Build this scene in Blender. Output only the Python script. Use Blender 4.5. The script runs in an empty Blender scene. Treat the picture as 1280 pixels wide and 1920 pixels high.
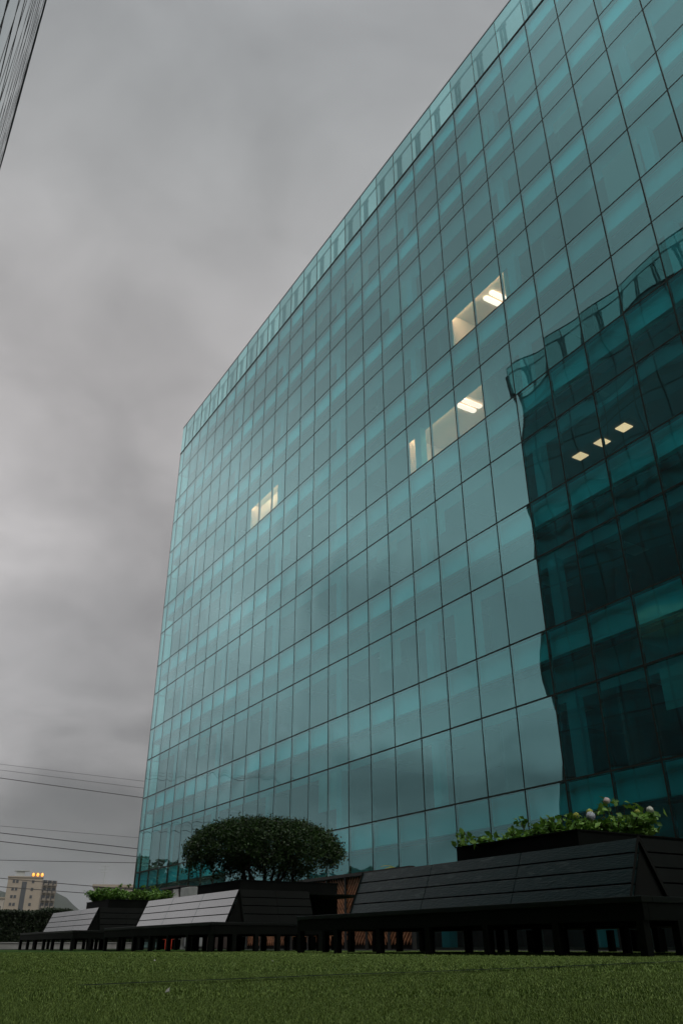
import bpy, math, random
import numpy as np
from mathutils import Vector, Matrix
random.seed(7); rng = np.random.default_rng(7)
R = math.radians
scene = bpy.context.scene
C = scene.collection

# ------------------------------------------------------------------ camera
CAMH = 0.08
cam_d = bpy.data.cameras.new('camera'); cam = bpy.data.objects.new('camera', cam_d); C.objects.link(cam)
cam_d.sensor_fit = 'VERTICAL'; cam_d.sensor_height = 36.0; cam_d.lens = 1508.68 / 1920 * 36.0
cam_d.clip_start = 0.02; cam_d.clip_end = 9000
TH = 0.49478
cam.location = (0, 0, CAMH)
cam.rotation_euler = (math.pi / 2 + TH, 0, 0)
cam.rotation_euler = (Matrix.Rotation(TH + math.pi / 2, 3, 'X') @ Matrix.Rotation(-0.0027, 3, 'Z')).to_euler()
scene.camera = cam

# ------------------------------------------------------------------ world
w = bpy.data.worlds.new("World"); scene.world = w; w.use_nodes = True
nt = w.node_tree; N = nt.nodes; L = nt.links
for n_ in list(N): N.remove(n_)
SUN_EL, SUN_AZ = 58, 282           # azimuth counted from +X, counter-clockwise
def node(t, x=0, y=0, **k):
    a = N.new(t)
    for kk, v in k.items(): setattr(a, kk, v)
    return a
out = node('ShaderNodeOutputWorld')
sky = node('ShaderNodeTexSky'); sky.sky_type = 'NISHITA'; sky.sun_disc = False
sky.sun_elevation = R(SUN_EL); sky.sun_rotation = R(90 - SUN_AZ); sky.dust_density = 4; sky.air_density = 1.5
bg1 = node('ShaderNodeBackground'); bg1.inputs[1].default_value = 0.07
L.new(sky.outputs[0], bg1.inputs[0])
geo = node('ShaderNodeTexCoord')
sep = node('ShaderNodeSeparateXYZ'); L.new(geo.outputs['Generated'], sep.inputs[0])
def m_(op, a, b=None, c=None):
    q = node('ShaderNodeMath'); q.operation = op
    for i, v in enumerate((a, b, c)):
        if v is None: continue
        if isinstance(v, (int, float)): q.inputs[i].default_value = v
        else: L.new(v, q.inputs[i])
    return q.outputs[0]
zc = m_('MAXIMUM', sep.outputs[2], 0.0)
den = m_('ADD', zc, 0.34)
px = m_('DIVIDE', sep.outputs[0], den); py = m_('DIVIDE', sep.outputs[1], den)
cmb = node('ShaderNodeCombineXYZ'); L.new(px, cmb.inputs[0]); L.new(py, cmb.inputs[1])
n1 = node('ShaderNodeTexNoise'); n1.inputs['Scale'].default_value = 2.1; n1.inputs['Detail'].default_value = 6; n1.inputs['Roughness'].default_value = .5
n1.inputs['Distortion'].default_value = .35
L.new(cmb.outputs[0], n1.inputs['Vector'])
n2 = node('ShaderNodeTexNoise'); n2.inputs['Scale'].default_value = 5.5; n2.inputs['Detail'].default_value = 5
n2.inputs['Distortion'].default_value = .5
L.new(cmb.outputs[0], n2.inputs['Vector'])
# overcast luminance against height, bent by the cloud noise
bend = m_('MULTIPLY_ADD', m_('MULTIPLY', m_('SUBTRACT', n1.outputs[0], .5), .40), m_('SUBTRACT', 1.0, zc), zc)
rmp = node('ShaderNodeValToRGB'); L.new(bend, rmp.inputs[0])
cr = rmp.color_ramp; cr.interpolation = 'B_SPLINE'
SKYS = [(0, .115, .125, .13), (.09, .135, .138, .14), (.16, .17, .165, .168), (.25, .385, .375, .378), (.34, .28, .272, .274), (.44, .405, .39, .39), (.58, .495, .475, .472), (.70, .475, .467, .466), (.80, .40, .41, .412), (.88, .40, .41, .42), (.91, .5, .51, .52), (.945, 3.5, 3.55, 3.6), (1, 9, 9.1, 9.2)]
cr.elements[0].position = 0; cr.elements[0].color = (*SKYS[0][1:], 1)
cr.elements[1].position = 1; cr.elements[1].color = (*SKYS[-1][1:], 1)
for p_, r_, g_, b_ in SKYS[1:-1]:
    e = cr.elements.new(p_); e.color = (r_, g_, b_, 1)
var = m_('ADD', m_('MULTIPLY', n1.outputs[0], .70), m_('MULTIPLY', n2.outputs[0], .42))
mr = node('ShaderNodeMapRange'); L.new(var, mr.inputs[0])
mr.inputs[1].default_value = .35; mr.inputs[2].default_value = .75; mr.inputs[3].default_value = .70; mr.inputs[4].default_value = 1.22
bg2 = node('ShaderNodeBackground'); L.new(rmp.outputs[0], bg2.inputs[0])
SKYK = 0.92
# thinner cloud, so a brighter sky, over the street end of the plaza
vd = node('ShaderNodeVectorMath'); vd.operation = 'DOT_PRODUCT'; L.new(geo.outputs['Generated'], vd.inputs[0]); vd.inputs[1].default_value = (math.cos(R(158)), math.sin(R(158)), .1)
m2_ = node('ShaderNodeMapRange'); m2_.interpolation_type = 'SMOOTHSTEP'; L.new(vd.outputs['Value'], m2_.inputs[0]); m2_.inputs[1].default_value = .55; m2_.inputs[2].default_value = 1.0; m2_.inputs[3].default_value = 1.0; m2_.inputs[4].default_value = 2.4
fl_ = node('ShaderNodeMapRange'); fl_.interpolation_type = 'SMOOTHSTEP'; L.new(bend, fl_.inputs[0]); fl_.inputs[1].default_value = .46; fl_.inputs[2].default_value = .66; fl_.inputs[3].default_value = 1.0; fl_.inputs[4].default_value = .05
m2o = m_('MULTIPLY_ADD', m_('SUBTRACT', m2_.outputs[0], 1.0), fl_.outputs[0], 1.0)
# and the sun's side of the sky, behind the camera
vd2 = node('ShaderNodeVectorMath'); vd2.operation = 'DOT_PRODUCT'; L.new(geo.outputs['Generated'], vd2.inputs[0]); vd2.inputs[1].default_value = (.78 * math.cos(R(262)), .78 * math.sin(R(262)), .62)
m3_ = node('ShaderNodeMapRange'); m3_.interpolation_type = 'SMOOTHSTEP'; L.new(vd2.outputs['Value'], m3_.inputs[0]); m3_.inputs[1].default_value = .35; m3_.inputs[2].default_value = 1.0; m3_.inputs[3].default_value = 1.0; m3_.inputs[4].default_value = 3.4
L.new(m_('MULTIPLY', m_('MULTIPLY', m_('MULTIPLY', mr.outputs[0], SKYK), m2o), m3_.outputs[0]), bg2.inputs[1])
mx = node('ShaderNodeMixShader'); mx.inputs[0].default_value = .93
L.new(bg1.outputs[0], mx.inputs[1]); L.new(bg2.outputs[0], mx.inputs[2]); L.new(mx.outputs[0], out.inputs[0])

sun_d = bpy.data.lights.new('sun', 'SUN'); sun_d.energy = 1.4; sun_d.angle = R(35); sun_d.color = (1, .96, .9)
sun = bpy.data.objects.new('sun', sun_d); C.objects.link(sun)
sv = Vector((math.cos(R(SUN_AZ)) * math.cos(R(SUN_EL)), math.sin(R(SUN_AZ)) * math.cos(R(SUN_EL)), math.sin(R(SUN_EL))))
sun.rotation_euler = sv.to_track_quat('Z', 'Y').to_euler(); sun.location = (0, 0, 60)
vs = scene.view_settings; vs.view_transform = 'Standard'; vs.look = 'None'; vs.gamma = 1; vs.exposure = 0.0; vs.use_curve_mapping = False
scene.cycles.max_bounces = 12; scene.cycles.transparent_max_bounces = 24; scene.cycles.glossy_bounces = 6; scene.cycles.diffuse_bounces = 4
scene.cycles.caustics_reflective = False; scene.cycles.caustics_refractive = False
scene.cycles.sample_clamp_indirect = 3

# ------------------------------------------------------------------ frame of the plaza
ANG = R(-58.7505); DX = Vector((math.cos(ANG), math.sin(ANG))); NX = Vector((DX.y, -DX.x)); OFF = -15.3716
W = 1.44946; H = 30.874 + CAMH; FP = 3.9; SH = .4496
S_E = 47.37                        # s of the far corner of the main building
def WP(s, q, z=0):                 # s: along the facade away from the camera, q: out from the facade
    p = -s * DX + (OFF + q) * NX
    return Vector((p.x, p.y, z))

# ------------------------------------------------------------------ helpers
class MB:
    def __init__(s): s.v = []; s.f = []
    def box(s, x0, y0, z0, x1, y1, z1):
        if x0 > x1: x0, x1 = x1, x0
        if y0 > y1: y0, y1 = y1, y0
        if z0 > z1: z0, z1 = z1, z0
        b = len(s.v)
        s.v += [(x0,y0,z0),(x1,y0,z0),(x1,y1,z0),(x0,y1,z0),(x0,y0,z1),(x1,y0,z1),(x1,y1,z1),(x0,y1,z1)]
        s.f += [tuple(b+i for i in f) for f in ((0,3,2,1),(4,5,6,7),(0,1,5,4),(1,2,6,5),(2,3,7,6),(3,0,4,7))]
        return s
    def quad(s, a, b, c, d):
        n = len(s.v); s.v += [tuple(a), tuple(b), tuple(c), tuple(d)]; s.f.append((n, n+1, n+2, n+3)); return s
    def slab(s, a, b, c, d, t):    # quad a b c d thickened by t along its normal
        a, b, c, d = map(Vector, (a, b, c, d)); nn = (b - a).cross(d - a).normalized() * t
        i = len(s.v); s.v += [tuple(p) for p in (a, b, c, d, a + nn, b + nn, c + nn, d + nn)]
        s.f += [tuple(i+k for k in f) for f in ((0,3,2,1),(4,5,6,7),(0,1,5,4),(1,2,6,5),(2,3,7,6),(3,0,4,7))]; return s
    def tube(s, pts, r, n=6, cap=True):
        pts = [Vector(p) for p in pts]; rr = r if isinstance(r, (list, tuple)) else [r] * len(pts)
        rings = []
        for i, p in enumerate(pts):
            t = (pts[min(i+1, len(pts)-1)] - pts[max(i-1, 0)]).normalized()
            u = t.cross(Vector((0, 0, 1)));
            if u.length < 1e-3: u = Vector((1, 0, 0))
            u.normalize(); v = t.cross(u)
            b = len(s.v)
            for k in range(n):
                a = 2 * math.pi * k / n; s.v.append(tuple(p + (u * math.cos(a) + v * math.sin(a)) * rr[i]))
            rings.append(b)
        for a, b in zip(rings, rings[1:]):
            for k in range(n): s.f.append((a + k, a + (k+1) % n, b + (k+1) % n, b + k))
        if cap:
            s.f.append(tuple(rings[0] + k for k in reversed(range(n)))); s.f.append(tuple(rings[-1] + k for k in range(n)))
        return s
    def lathe(s, prof, n=12, c=(0, 0, 0)):
        b = len(s.v)
        for r, z in prof:
            for k in range(n):
                a = 2 * math.pi * k / n; s.v.append((c[0] + r * math.cos(a), c[1] + r * math.sin(a), c[2] + z))
        for i in range(len(prof) - 1):
            for k in range(n): s.f.append((b + i*n + k, b + i*n + (k+1) % n, b + (i+1)*n + (k+1) % n, b + (i+1)*n + k))
        s.f.append(tuple(b + k for k in reversed(range(n)))); s.f.append(tuple(b + (len(prof)-1)*n + k for k in range(n)))
        return s
    def mesh(s, name, mat, smooth=False):
        me = bpy.data.meshes.new(name); me.from_pydata(s.v, [], s.f)
        if mat: me.materials.append(mat)
        if smooth: me.polygons.foreach_set('use_smooth', [True] * len(me.polygons))
        me.update(); return me
    def build(s, name, mat, parent=None, smooth=False, bevel=0):
        o = bpy.data.objects.new(name, s.mesh(name, mat, smooth)); C.objects.link(o); o.parent = parent
        if bevel:
            md = o.modifiers.new('bevel', 'BEVEL'); md.width = bevel; md.segments = 2; md.limit_method = 'ANGLE'
        return o
def raw(name, v, f, mat, parent=None, smooth=False):   # v (n,3), f (m,k) numpy arrays
    me = bpy.data.meshes.new(name); v = np.asarray(v, np.float32); f = np.asarray(f, np.int32)
    me.vertices.add(len(v)); me.vertices.foreach_set('co', v.ravel())
    m, k = f.shape
    me.loops.add(m * k); me.loops.foreach_set('vertex_index', f.ravel())
    me.polygons.add(m); me.polygons.foreach_set('loop_start', np.arange(0, m * k, k, dtype=np.int32))
    if smooth: me.polygons.foreach_set('use_smooth', np.ones(m, bool))
    me.update(calc_edges=True); me.materials.append(mat)
    o = bpy.data.objects.new(name, me); C.objects.link(o); o.parent = parent; return o
def tag(o, label=None, cat=None, group=None, kind=None):
    if label: o['label'] = label
    if cat: o['category'] = cat
    if group: o['group'] = group
    if kind: o['kind'] = kind
    return o
def empty(name, loc, rz=0, **k):
    o = bpy.data.objects.new(name, None); C.objects.link(o); o.location = loc; o.rotation_euler = (0, 0, rz)
    o.empty_display_size = .2; tag(o, **k); return o

def mat(name, col, rough=.6, metal=0, var=0, vscale=5, bump=0, bscale=40, spec=.5, ior=1.5, emit=None, estr=0, coords='Object', col2=None, stretch=None):
    m = bpy.data.materials.new(name); m.use_nodes = True; t = m.node_tree; b = t.nodes['Principled BSDF']
    b.inputs['Base Color'].default_value = (*col, 1); b.inputs['Roughness'].default_value = rough
    b.inputs['Metallic'].default_value = metal; b.inputs['IOR'].default_value = ior
    b.inputs['Specular IOR Level'].default_value = spec
    if emit: b.inputs['Emission Color'].default_value = (*emit, 1); b.inputs['Emission Strength'].default_value = estr
    tc = t.nodes.new('ShaderNodeTexCoord'); vec = tc.outputs[coords]
    if stretch:
        mp = t.nodes.new('ShaderNodeMapping'); mp.inputs['Scale'].default_value = stretch; t.links.new(vec, mp.inputs[0]); vec = mp.outputs[0]
    if var or col2:
        nz = t.nodes.new('ShaderNodeTexNoise'); nz.inputs['Scale'].default_value = vscale; nz.inputs['Detail'].default_value = 5
        t.links.new(vec, nz.inputs['Vector'])
        rp = t.nodes.new('ShaderNodeValToRGB'); t.links.new(nz.outputs[0], rp.inputs[0])
        c2 = col2 or tuple(min(1, c * (1 + var)) for c in col); c1 = col if col2 else tuple(c * (1 - var) for c in col)
        rp.color_ramp.elements[0].position = .35; rp.color_ramp.elements[0].color = (*c1, 1)
        rp.color_ramp.elements[1].position = .65; rp.color_ramp.elements[1].color = (*c2, 1)
        t.links.new(rp.outputs[0], b.inputs['Base Color'])
    if bump:
        nb = t.nodes.new('ShaderNodeTexNoise'); nb.inputs['Scale'].default_value = bscale; nb.inputs['Detail'].default_value = 4
        t.links.new(vec, nb.inputs['Vector'])
        bp = t.nodes.new('ShaderNodeBump'); bp.inputs['Strength'].default_value = bump; bp.inputs['Distance'].default_value = .02
        t.links.new(nb.outputs[0], bp.inputs['Height']); t.links.new(bp.outputs[0], b.inputs['Normal'])
    return m

def glass(name, tint, ior, rough=0.0, dirt=.03):
    m = bpy.data.materials.new(name); m.use_nodes = True; t = m.node_tree
    for x in list(t.nodes): t.nodes.remove(x)
    o = t.nodes.new('ShaderNodeOutputMaterial'); tr = t.nodes.new('ShaderNodeBsdfTransparent'); tr.inputs[0].default_value = (*tint, 1)
    gl = t.nodes.new('ShaderNodeBsdfGlossy'); gl.inputs['Roughness'].default_value = rough; gt = t.nodes.new('ShaderNodeMixRGB'); gt.inputs[1].default_value = (.40, .88, .92, 1); gt.inputs[2].default_value = (1, 1, 1, 1); t.links.new(gt.outputs[0], gl.inputs[0])
    fr = t.nodes.new('ShaderNodeFresnel'); fr.inputs[0].default_value = ior
    # the Fresnel node treats a back face as leaving glass: use the facing angle on both sides
    g = t.nodes.new('ShaderNodeNewGeometry'); dp = t.nodes.new('ShaderNodeVectorMath'); dp.operation = 'DOT_PRODUCT'
    t.links.new(g.outputs['Normal'], dp.inputs[0]); t.links.new(g.outputs['Incoming'], dp.inputs[1])
    ab = t.nodes.new('ShaderNodeMath'); ab.operation = 'ABSOLUTE'; t.links.new(dp.outputs['Value'], ab.inputs[0])
    iv = t.nodes.new('ShaderNodeMath'); iv.operation = 'SUBTRACT'; iv.inputs[0].default_value = 1; t.links.new(ab.outputs[0], iv.inputs[1])
    pw = t.nodes.new('ShaderNodeMath'); pw.operation = 'POWER'; t.links.new(iv.outputs[0], pw.inputs[0]); pw.inputs[1].default_value = 2.8
    f0 = ((ior - 1) / (ior + 1)) ** 2
    t.links.new(pw.outputs[0], gt.inputs[0])
    # each pane a slightly different batch
    oi = t.nodes.new('ShaderNodeObjectInfo'); ad = t.nodes.new('ShaderNodeMath'); ad.operation = 'ADD'; t.links.new(oi.outputs['Random'], ad.inputs[0]); t.links.new(g.outputs['Random Per Island'], ad.inputs[1])
    fr2 = t.nodes.new('ShaderNodeMath'); fr2.operation = 'FRACT'; t.links.new(ad.outputs[0], fr2.inputs[0])
    vm = t.nodes.new('ShaderNodeMixRGB'); t.links.new(fr2.outputs[0], vm.inputs[0]); vm.inputs[1].default_value = (*[c * .80 for c in tint], 1); vm.inputs[2].default_value = (*[min(1, c * 1.07) for c in tint], 1); t.links.new(vm.outputs[0], tr.inputs[0])
    sc = t.nodes.new('ShaderNodeMath'); sc.operation = 'MULTIPLY_ADD'; t.links.new(pw.outputs[0], sc.inputs[0]); sc.inputs[1].default_value = 1 - f0; sc.inputs[2].default_value = f0
    t.nodes.remove(fr)
    mx = t.nodes.new('ShaderNodeMixShader'); t.links.new(sc.outputs[0], mx.inputs[0]); t.links.new(tr.outputs[0], mx.inputs[1]); t.links.new(gl.outputs[0], mx.inputs[2])
    last = mx
    if dirt:
        df = t.nodes.new('ShaderNodeBsdfDiffuse'); df.inputs[0].default_value = (.35, .4, .4, 1)
        tc = t.nodes.new('ShaderNodeTexCoord'); nz = t.nodes.new('ShaderNodeTexNoise'); nz.inputs['Scale'].default_value = .8; nz.inputs['Detail'].default_value = 6
        mp = t.nodes.new('ShaderNodeMapping'); mp.inputs['Scale'].default_value = (1.5, 1, .25); t.links.new(tc.outputs['Object'], mp.inputs[0]); t.links.new(mp.outputs[0], nz.inputs['Vector'])
        dm = t.nodes.new('ShaderNodeMath'); dm.operation = 'MULTIPLY'; dm.inputs[1].default_value = dirt * 2.4; t.links.new(nz.outputs[0], dm.inputs[0])
        m2 = t.nodes.new('ShaderNodeMixShader'); t.links.new(dm.outputs[0], m2.inputs[0]); t.links.new(mx.outputs[0], m2.inputs[1]); t.links.new(df.outputs[0], m2.inputs[2]); last = m2
    t.links.new(last.outputs[0], o.inputs[0]); return m

M = {}
M['glass'] = glass('tinted_glass', (.44, .92, .91), 2.8)
M['parapet'] = glass('parapet_glass', (.74, .93, .92), 1.5, dirt=.04)
M['mullion'] = mat('mullion_metal', (.012, .020, .016), .6, var=.2, spec=.15)
M['spandrel'] = mat('spandrel_teal', (.05, .74, .86), .5, var=.06, vscale=.3)
M['spandrel2'] = mat('bulkhead_teal', (.04, .38, .45), .6, var=.08, vscale=.4)
M['soffit'] = mat('soffit_dark', (.03, .045, .04), .8)
M['blind'] = mat('roller_blind', (.10, .42, .45), .8, var=.06, vscale=.7)
M['blind2'] = mat('roller_blind_grey', (.30, .34, .34), .8)
M['fixture'] = mat('unlit_fixture', (.75, .75, .73), .4)
M['ceiling'] = mat('ceiling_tile', (.30, .30, .29), .9)
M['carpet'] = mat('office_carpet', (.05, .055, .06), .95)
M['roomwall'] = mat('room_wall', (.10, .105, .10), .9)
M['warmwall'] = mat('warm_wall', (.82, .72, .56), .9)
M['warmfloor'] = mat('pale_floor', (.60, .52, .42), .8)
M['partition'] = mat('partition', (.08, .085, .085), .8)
M['concrete'] = mat('roof_concrete', (.3, .3, .29), .9, var=.2)
M['post'] = mat('parapet_post', (.035, .055, .055), .5)
M['lamp'] = mat('ceiling_lamp', (1, 1, 1), .5, emit=(1, .40, .33), estr=3.6)
M['fill_strip'] = mat('hidden_fill_light', (1, 1, 1), .5, emit=(1, .30, .19), estr=48)  # unseen lamp added to fill the lit offices
M['lamp_yellow'] = mat('ceiling_lamp_yellow', (1, 1, 1), .5, emit=(1, .40, .22), estr=2.0)
M['bench'] = mat('bench_dark_paint', (.012, .015, .015), .10, var=.3, vscale=2.5, bump=.03, bscale=14, ior=4.2, stretch=(1, 1, 6))
M['bench_worn_shaded'] = mat('bench_worn_shaded_boards', (.0035, .009, .010), .34, spec=.4, var=.35, vscale=5, bump=.25, bscale=18, ior=1.5, stretch=(1, 1, 5))  # scuffs over a base darkened and dulled to stand for the twin's dark reflection
_r = [x for x in M['bench_worn_shaded'].node_tree.nodes if x.type == 'VALTORGB'][0]
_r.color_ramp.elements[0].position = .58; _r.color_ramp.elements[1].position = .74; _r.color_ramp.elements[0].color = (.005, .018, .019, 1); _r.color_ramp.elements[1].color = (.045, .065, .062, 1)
M['bench_seat'] = mat('seat_dark_boards', (.006, .007, .006), .5, spec=.3, var=.3, vscale=3)
M['bench_body'] = mat('planter_dark_steel', (.0045, .0055, .0045), .7, spec=.12, var=.25, vscale=2, bump=.05, bscale=30)
M['soil'] = mat('soil', (.03, .022, .015), 1, var=.4, vscale=20, bump=.5)

# ------------------------------------------------------------------ office buildings
def ray_proj(p):                   # project a world point to the frame, to rank the panes by size
    d = Vector(p) - Vector((0, 0, CAMH)); c, s = math.cos(TH), math.sin(TH)
    fw = d.y * c + d.z * s
    if fw < .2: return None
    return (640 + 1508.7 * d.x / fw, 960 - 1508.7 * (-d.y * s + d.z * c) / fw)
def row_z(k): return max(0.02, H - (k // 2) * FP - (k % 2) * SH * FP)
NB = 44; DEPTH = 13.0; LEN = (NB + .5) * W
def mulx(i): return (i - .5) * W   # mullion i (1..NB+1); 0 is the corner

def office(origin, rz, label, group, lit, main=True):
    b = empty('office_building', origin, rz, label=label, cat='building', group=group)
    Mw = Matrix.Translation(origin) @ Matrix.Rotation(rz, 4, 'Z')
    g = 0.022
    cells = []
    xs = [0.0] + [mulx(i) for i in range(1, NB + 2)]
    for i in range(NB + 1):
        for k in range(16):
            x0, x1, z1, z0 = xs[i] + g, xs[i+1] - g, row_z(k) - g, row_z(k+1) + g
            q = [ray_proj(Mw @ Vector(p)) for p in ((x0,0,z0),(x1,0,z0),(x1,0,z1),(x0,0,z1))]
            a = 0
            if all(q):
                vis = sum(1 for p in q if -40 < p[0] < 1320 and -40 < p[1] < 1700)
                if vis: a = .5 * abs(sum(q[j][0]*q[(j+1)%4][1] - q[(j+1)%4][0]*q[j][1] for j in range(4))) * vis
            cells.append((a, i, k, x0, x1, z0, z1))
    cells.sort(key=lambda c: -c[0])
    nn = 7 if main else 1
    tw = MB()
    def pane(mb, x0, x1, z0, z1):
        A = random.uniform(.0026, .0058) * (1 if random.random() < .85 else -1); tx, tz = random.gauss(0, .0012), random.gauss(0, .0011)
        px_, pz_ = random.uniform(-.25, .25), random.uniform(-.25, .25)
        wd, hh = x1 - x0, z1 - z0; base = len(mb.v)
        for a in range(nn + 1):
            for c in range(nn + 1):
                u, v = 2 * c / nn - 1, 2 * a / nn - 1
                bul = A * (1 - u*u) * (1 - v*v) * (1 + px_ * u + pz_ * v) if main else 0
                mb.v.append((x0 + wd * c / nn, .004 + bul + tx * u * wd / 2 + tz * v * hh / 2, z0 + hh * a / nn))
        for a in range(nn):
            for c in range(nn):
                p = base + a * (nn+1) + c; mb.f.append((p, p+1, p+nn+2, p+nn+1))
    rest = MB()
    for j, (a, i, k, x0, x1, z0, z1) in enumerate(cells):
        if j < 100:
            mb = MB(); pane(mb, x0, x1, z0, z1); mb.build('glass_pane', M['glass'], b, smooth=True)
        else: pane(rest, x0, x1, z0, z1)
    tag(rest.build('glass_panes', M['glass'], b, smooth=True), kind='stuff')
    for i in range(NB + 2):
        wv = .042 if i else .05
        MB().box(xs[i] - wv/2, .0015, 0, xs[i] + wv/2, .085, H - .04).build('mullion', M['mullion'], b)
    for k in range(17):
        z = row_z(k)
        if k == 0: MB().box(-.03, -.02, z - .035, LEN, .09, z + .04).build('roof_edge', M['mullion'], b)
        else: MB().box(0.02, .0005 , z - .023, LEN, .089, z + .023).build('transom', M['mullion'], b)
    for f in range(8):
        zt = H - f * FP; zs = zt - SH * FP; zb = max(.02, zt - FP)
        if zs < .4: continue
        cz = zs + .25                                     # ceiling
        MB().box(.03, .13, zt - .74, LEN, .30, zt - .03).build('spandrel_panel', M['spandrel'], b)
        MB().box(.05, .131, cz + .02 if f else cz + .02, LEN, DEPTH - .2, zt - .745).build('floor_slab', M['soffit'], b) if False else None
        MB().box(.05, .31, zt - .82, LEN, .62, zt - .03).build('soffit_beam', M['soffit'], b)
        MB().box(.06, .625, zs - .06, LEN, .66, zt - .06).build('bulkhead', M['spandrel2'], b)
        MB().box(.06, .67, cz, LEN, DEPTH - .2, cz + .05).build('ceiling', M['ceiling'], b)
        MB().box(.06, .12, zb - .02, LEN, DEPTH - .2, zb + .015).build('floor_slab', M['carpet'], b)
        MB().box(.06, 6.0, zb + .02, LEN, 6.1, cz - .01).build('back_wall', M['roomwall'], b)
        fxm = MB()
        for i in range(2, NB, 2):
            if not any(l[0] == f and l[1] - 1 < i < l[2] + 1 for l in lit): fxm.box(mulx(i) - .25, 1.5, cz - .02, mulx(i) + .25, 2.7, cz - .003)
        fxm.build('ceiling_fixture', M['fixture'], b)
        # columns behind every fourth mullion, partitions at irregular bays
        colm = MB(); part = MB(); i = 2 + f % 3
        for i in range(3, NB, 4):
            colm.box(mulx(i) + .05, .34, zb + .02, mulx(i) + .40, .61, zs - .07)
        colm.build('column_casing', M['spandrel2'], b)
        litb = [l for l in lit if l[0] == f]
        i = 1 + (f * 5) % 4
        while i < NB:
            if not any(l[1] < i + .2 and i + .3 < l[2] for l in litb):
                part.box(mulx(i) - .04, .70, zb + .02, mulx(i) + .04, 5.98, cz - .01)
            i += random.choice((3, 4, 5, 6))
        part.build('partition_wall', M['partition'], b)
        # roller blinds let down to different heights
        bl = 0
        for i in range(1, NB):
            if main and any(l[1] - 1 < i + .5 < l[2] + 1 for l in litb): continue
            if random.random() < (.15 if main else .15):
                hgt = (zs - zb) * random.choice((.25, .45, .6, .97))
                MB().box(mulx(i) + .06, .42, zs - .05 - hgt, mulx(i+1) - .06, .428, zs - .05).build('roller_blind', M[random.choice(('blind', 'blind2'))], b)
    # lit rooms: two partitions, warm back wall, the lamps and an added unseen fill lamp
    for f, i0, i1, dep, lamps in lit:
        zt = H - f * FP; zs = zt - SH * FP; zb = zt - FP; cz = zs + .25
        if dep:
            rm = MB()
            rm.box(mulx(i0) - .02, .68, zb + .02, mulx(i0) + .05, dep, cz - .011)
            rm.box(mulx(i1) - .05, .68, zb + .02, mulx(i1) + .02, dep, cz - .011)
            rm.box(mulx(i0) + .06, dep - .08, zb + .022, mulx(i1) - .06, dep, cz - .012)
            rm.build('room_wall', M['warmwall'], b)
            MB().box(mulx(i0) + .15, .70, cz - .05, mulx(i1) - .15, .80, cz - .012).build('hidden_fill_light', M['fill_strip'], b)  # added out of view behind the bulkhead, to brighten the room
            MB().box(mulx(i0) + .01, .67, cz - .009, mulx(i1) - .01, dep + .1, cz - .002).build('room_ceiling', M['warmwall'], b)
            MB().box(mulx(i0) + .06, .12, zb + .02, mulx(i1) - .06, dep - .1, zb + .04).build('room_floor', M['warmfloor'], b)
        for bx, dy, kind in lamps:
            x = mulx(1) + (bx - 1) * W
            if kind == 'w':
                for o_ in (-.17, .17):
                    mb = MB(); n = 16; v0 = len(mb.v)
                    for zz in (cz - .09, cz - .05):
                        for t in range(n):
                            a = 2 * math.pi * t / n; cx, sy = math.cos(a), math.sin(a)
                            mb.v.append((x + o_ + .115 * cx, dy + (.36 if sy > 0 else -.36) * (abs(sy) > .05) + .1 * sy, zz))
                    for t in range(n): mb.f.append((t, (t+1) % n, n + (t+1) % n, n + t))
                    mb.f.append(tuple(reversed(range(n)))); mb.f.append(tuple(range(n, 2*n)))
                    mb.build('ceiling_lamp', M['lamp'], b)
            else:
                MB().box(x - .18, dy - .18, cz - .03, x + .18, dy + .18, cz - .004).build('ceiling_lamp', M['lamp_yellow'], b)
    # body: back, ends, roof
    body = MB()
    body.box(0.0, DEPTH, 0, LEN, DEPTH + .3, H)
    body.box(0.0, .12, H - .028, LEN, DEPTH, H + .03)
    body.box(LEN, 0.09, 0, LEN + .3, DEPTH + .3, H)
    body.box(.055, .70, H + .031, LEN, .95, H + .75)
    body.build('rear_wall_and_roof', M['concrete'], b)
    # glazed end wall at the corner
    ew = MB()
    for k in range(16):
        for j in range(9):
            y0, y1 = .06 + j * W, .06 + (j+1) * W - .03
            ew.quad((0, y1, row_z(k+1)+.02), (0, y0, row_z(k+1)+.02), (0, y0, row_z(k)-.02), (0, y1, row_z(k)-.02))
    ew.build('end_glass', M['glass'], b)
    eb = MB().box(.28, .7, 0, .34, DEPTH, H - .03); eb.build('end_wall', M['partition'], b)
    fm = MB()
    for j in range(10): fm.box(-.025, .045 + j * W, 0, .05, .075 + j * W, H - .06)
    for k in range(1, 17): fm.box(-.02, .0905, row_z(k) - .017, .04, DEPTH, row_z(k) + .017)
    fm.build('end_frame', M['mullion'], b)
    # glazed parapet
    PT = H + 2.20
    def arch(i):
        x0, x1 = xs[i] + .015, xs[i+1] - .015
        m_ = MB().box(x0, 0, H + .05, x1, .012, PT); return m_
    for i in range(NB + 1): arch(i).build('parapet_glass', M['parapet'], b)
    MB().box(0, -.012, PT + .001, LEN, .03, PT + .05).build('parapet_cap', M['post'], b)
    MB().box(0.3, .16, PT - .40, LEN, .21, PT - .34).build('parapet_rail', M['post'], b)
    MB().box(0.3, .12, H + .06, LEN, .14, H + .22).build('parapet_kerb', M['post'], b)
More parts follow.
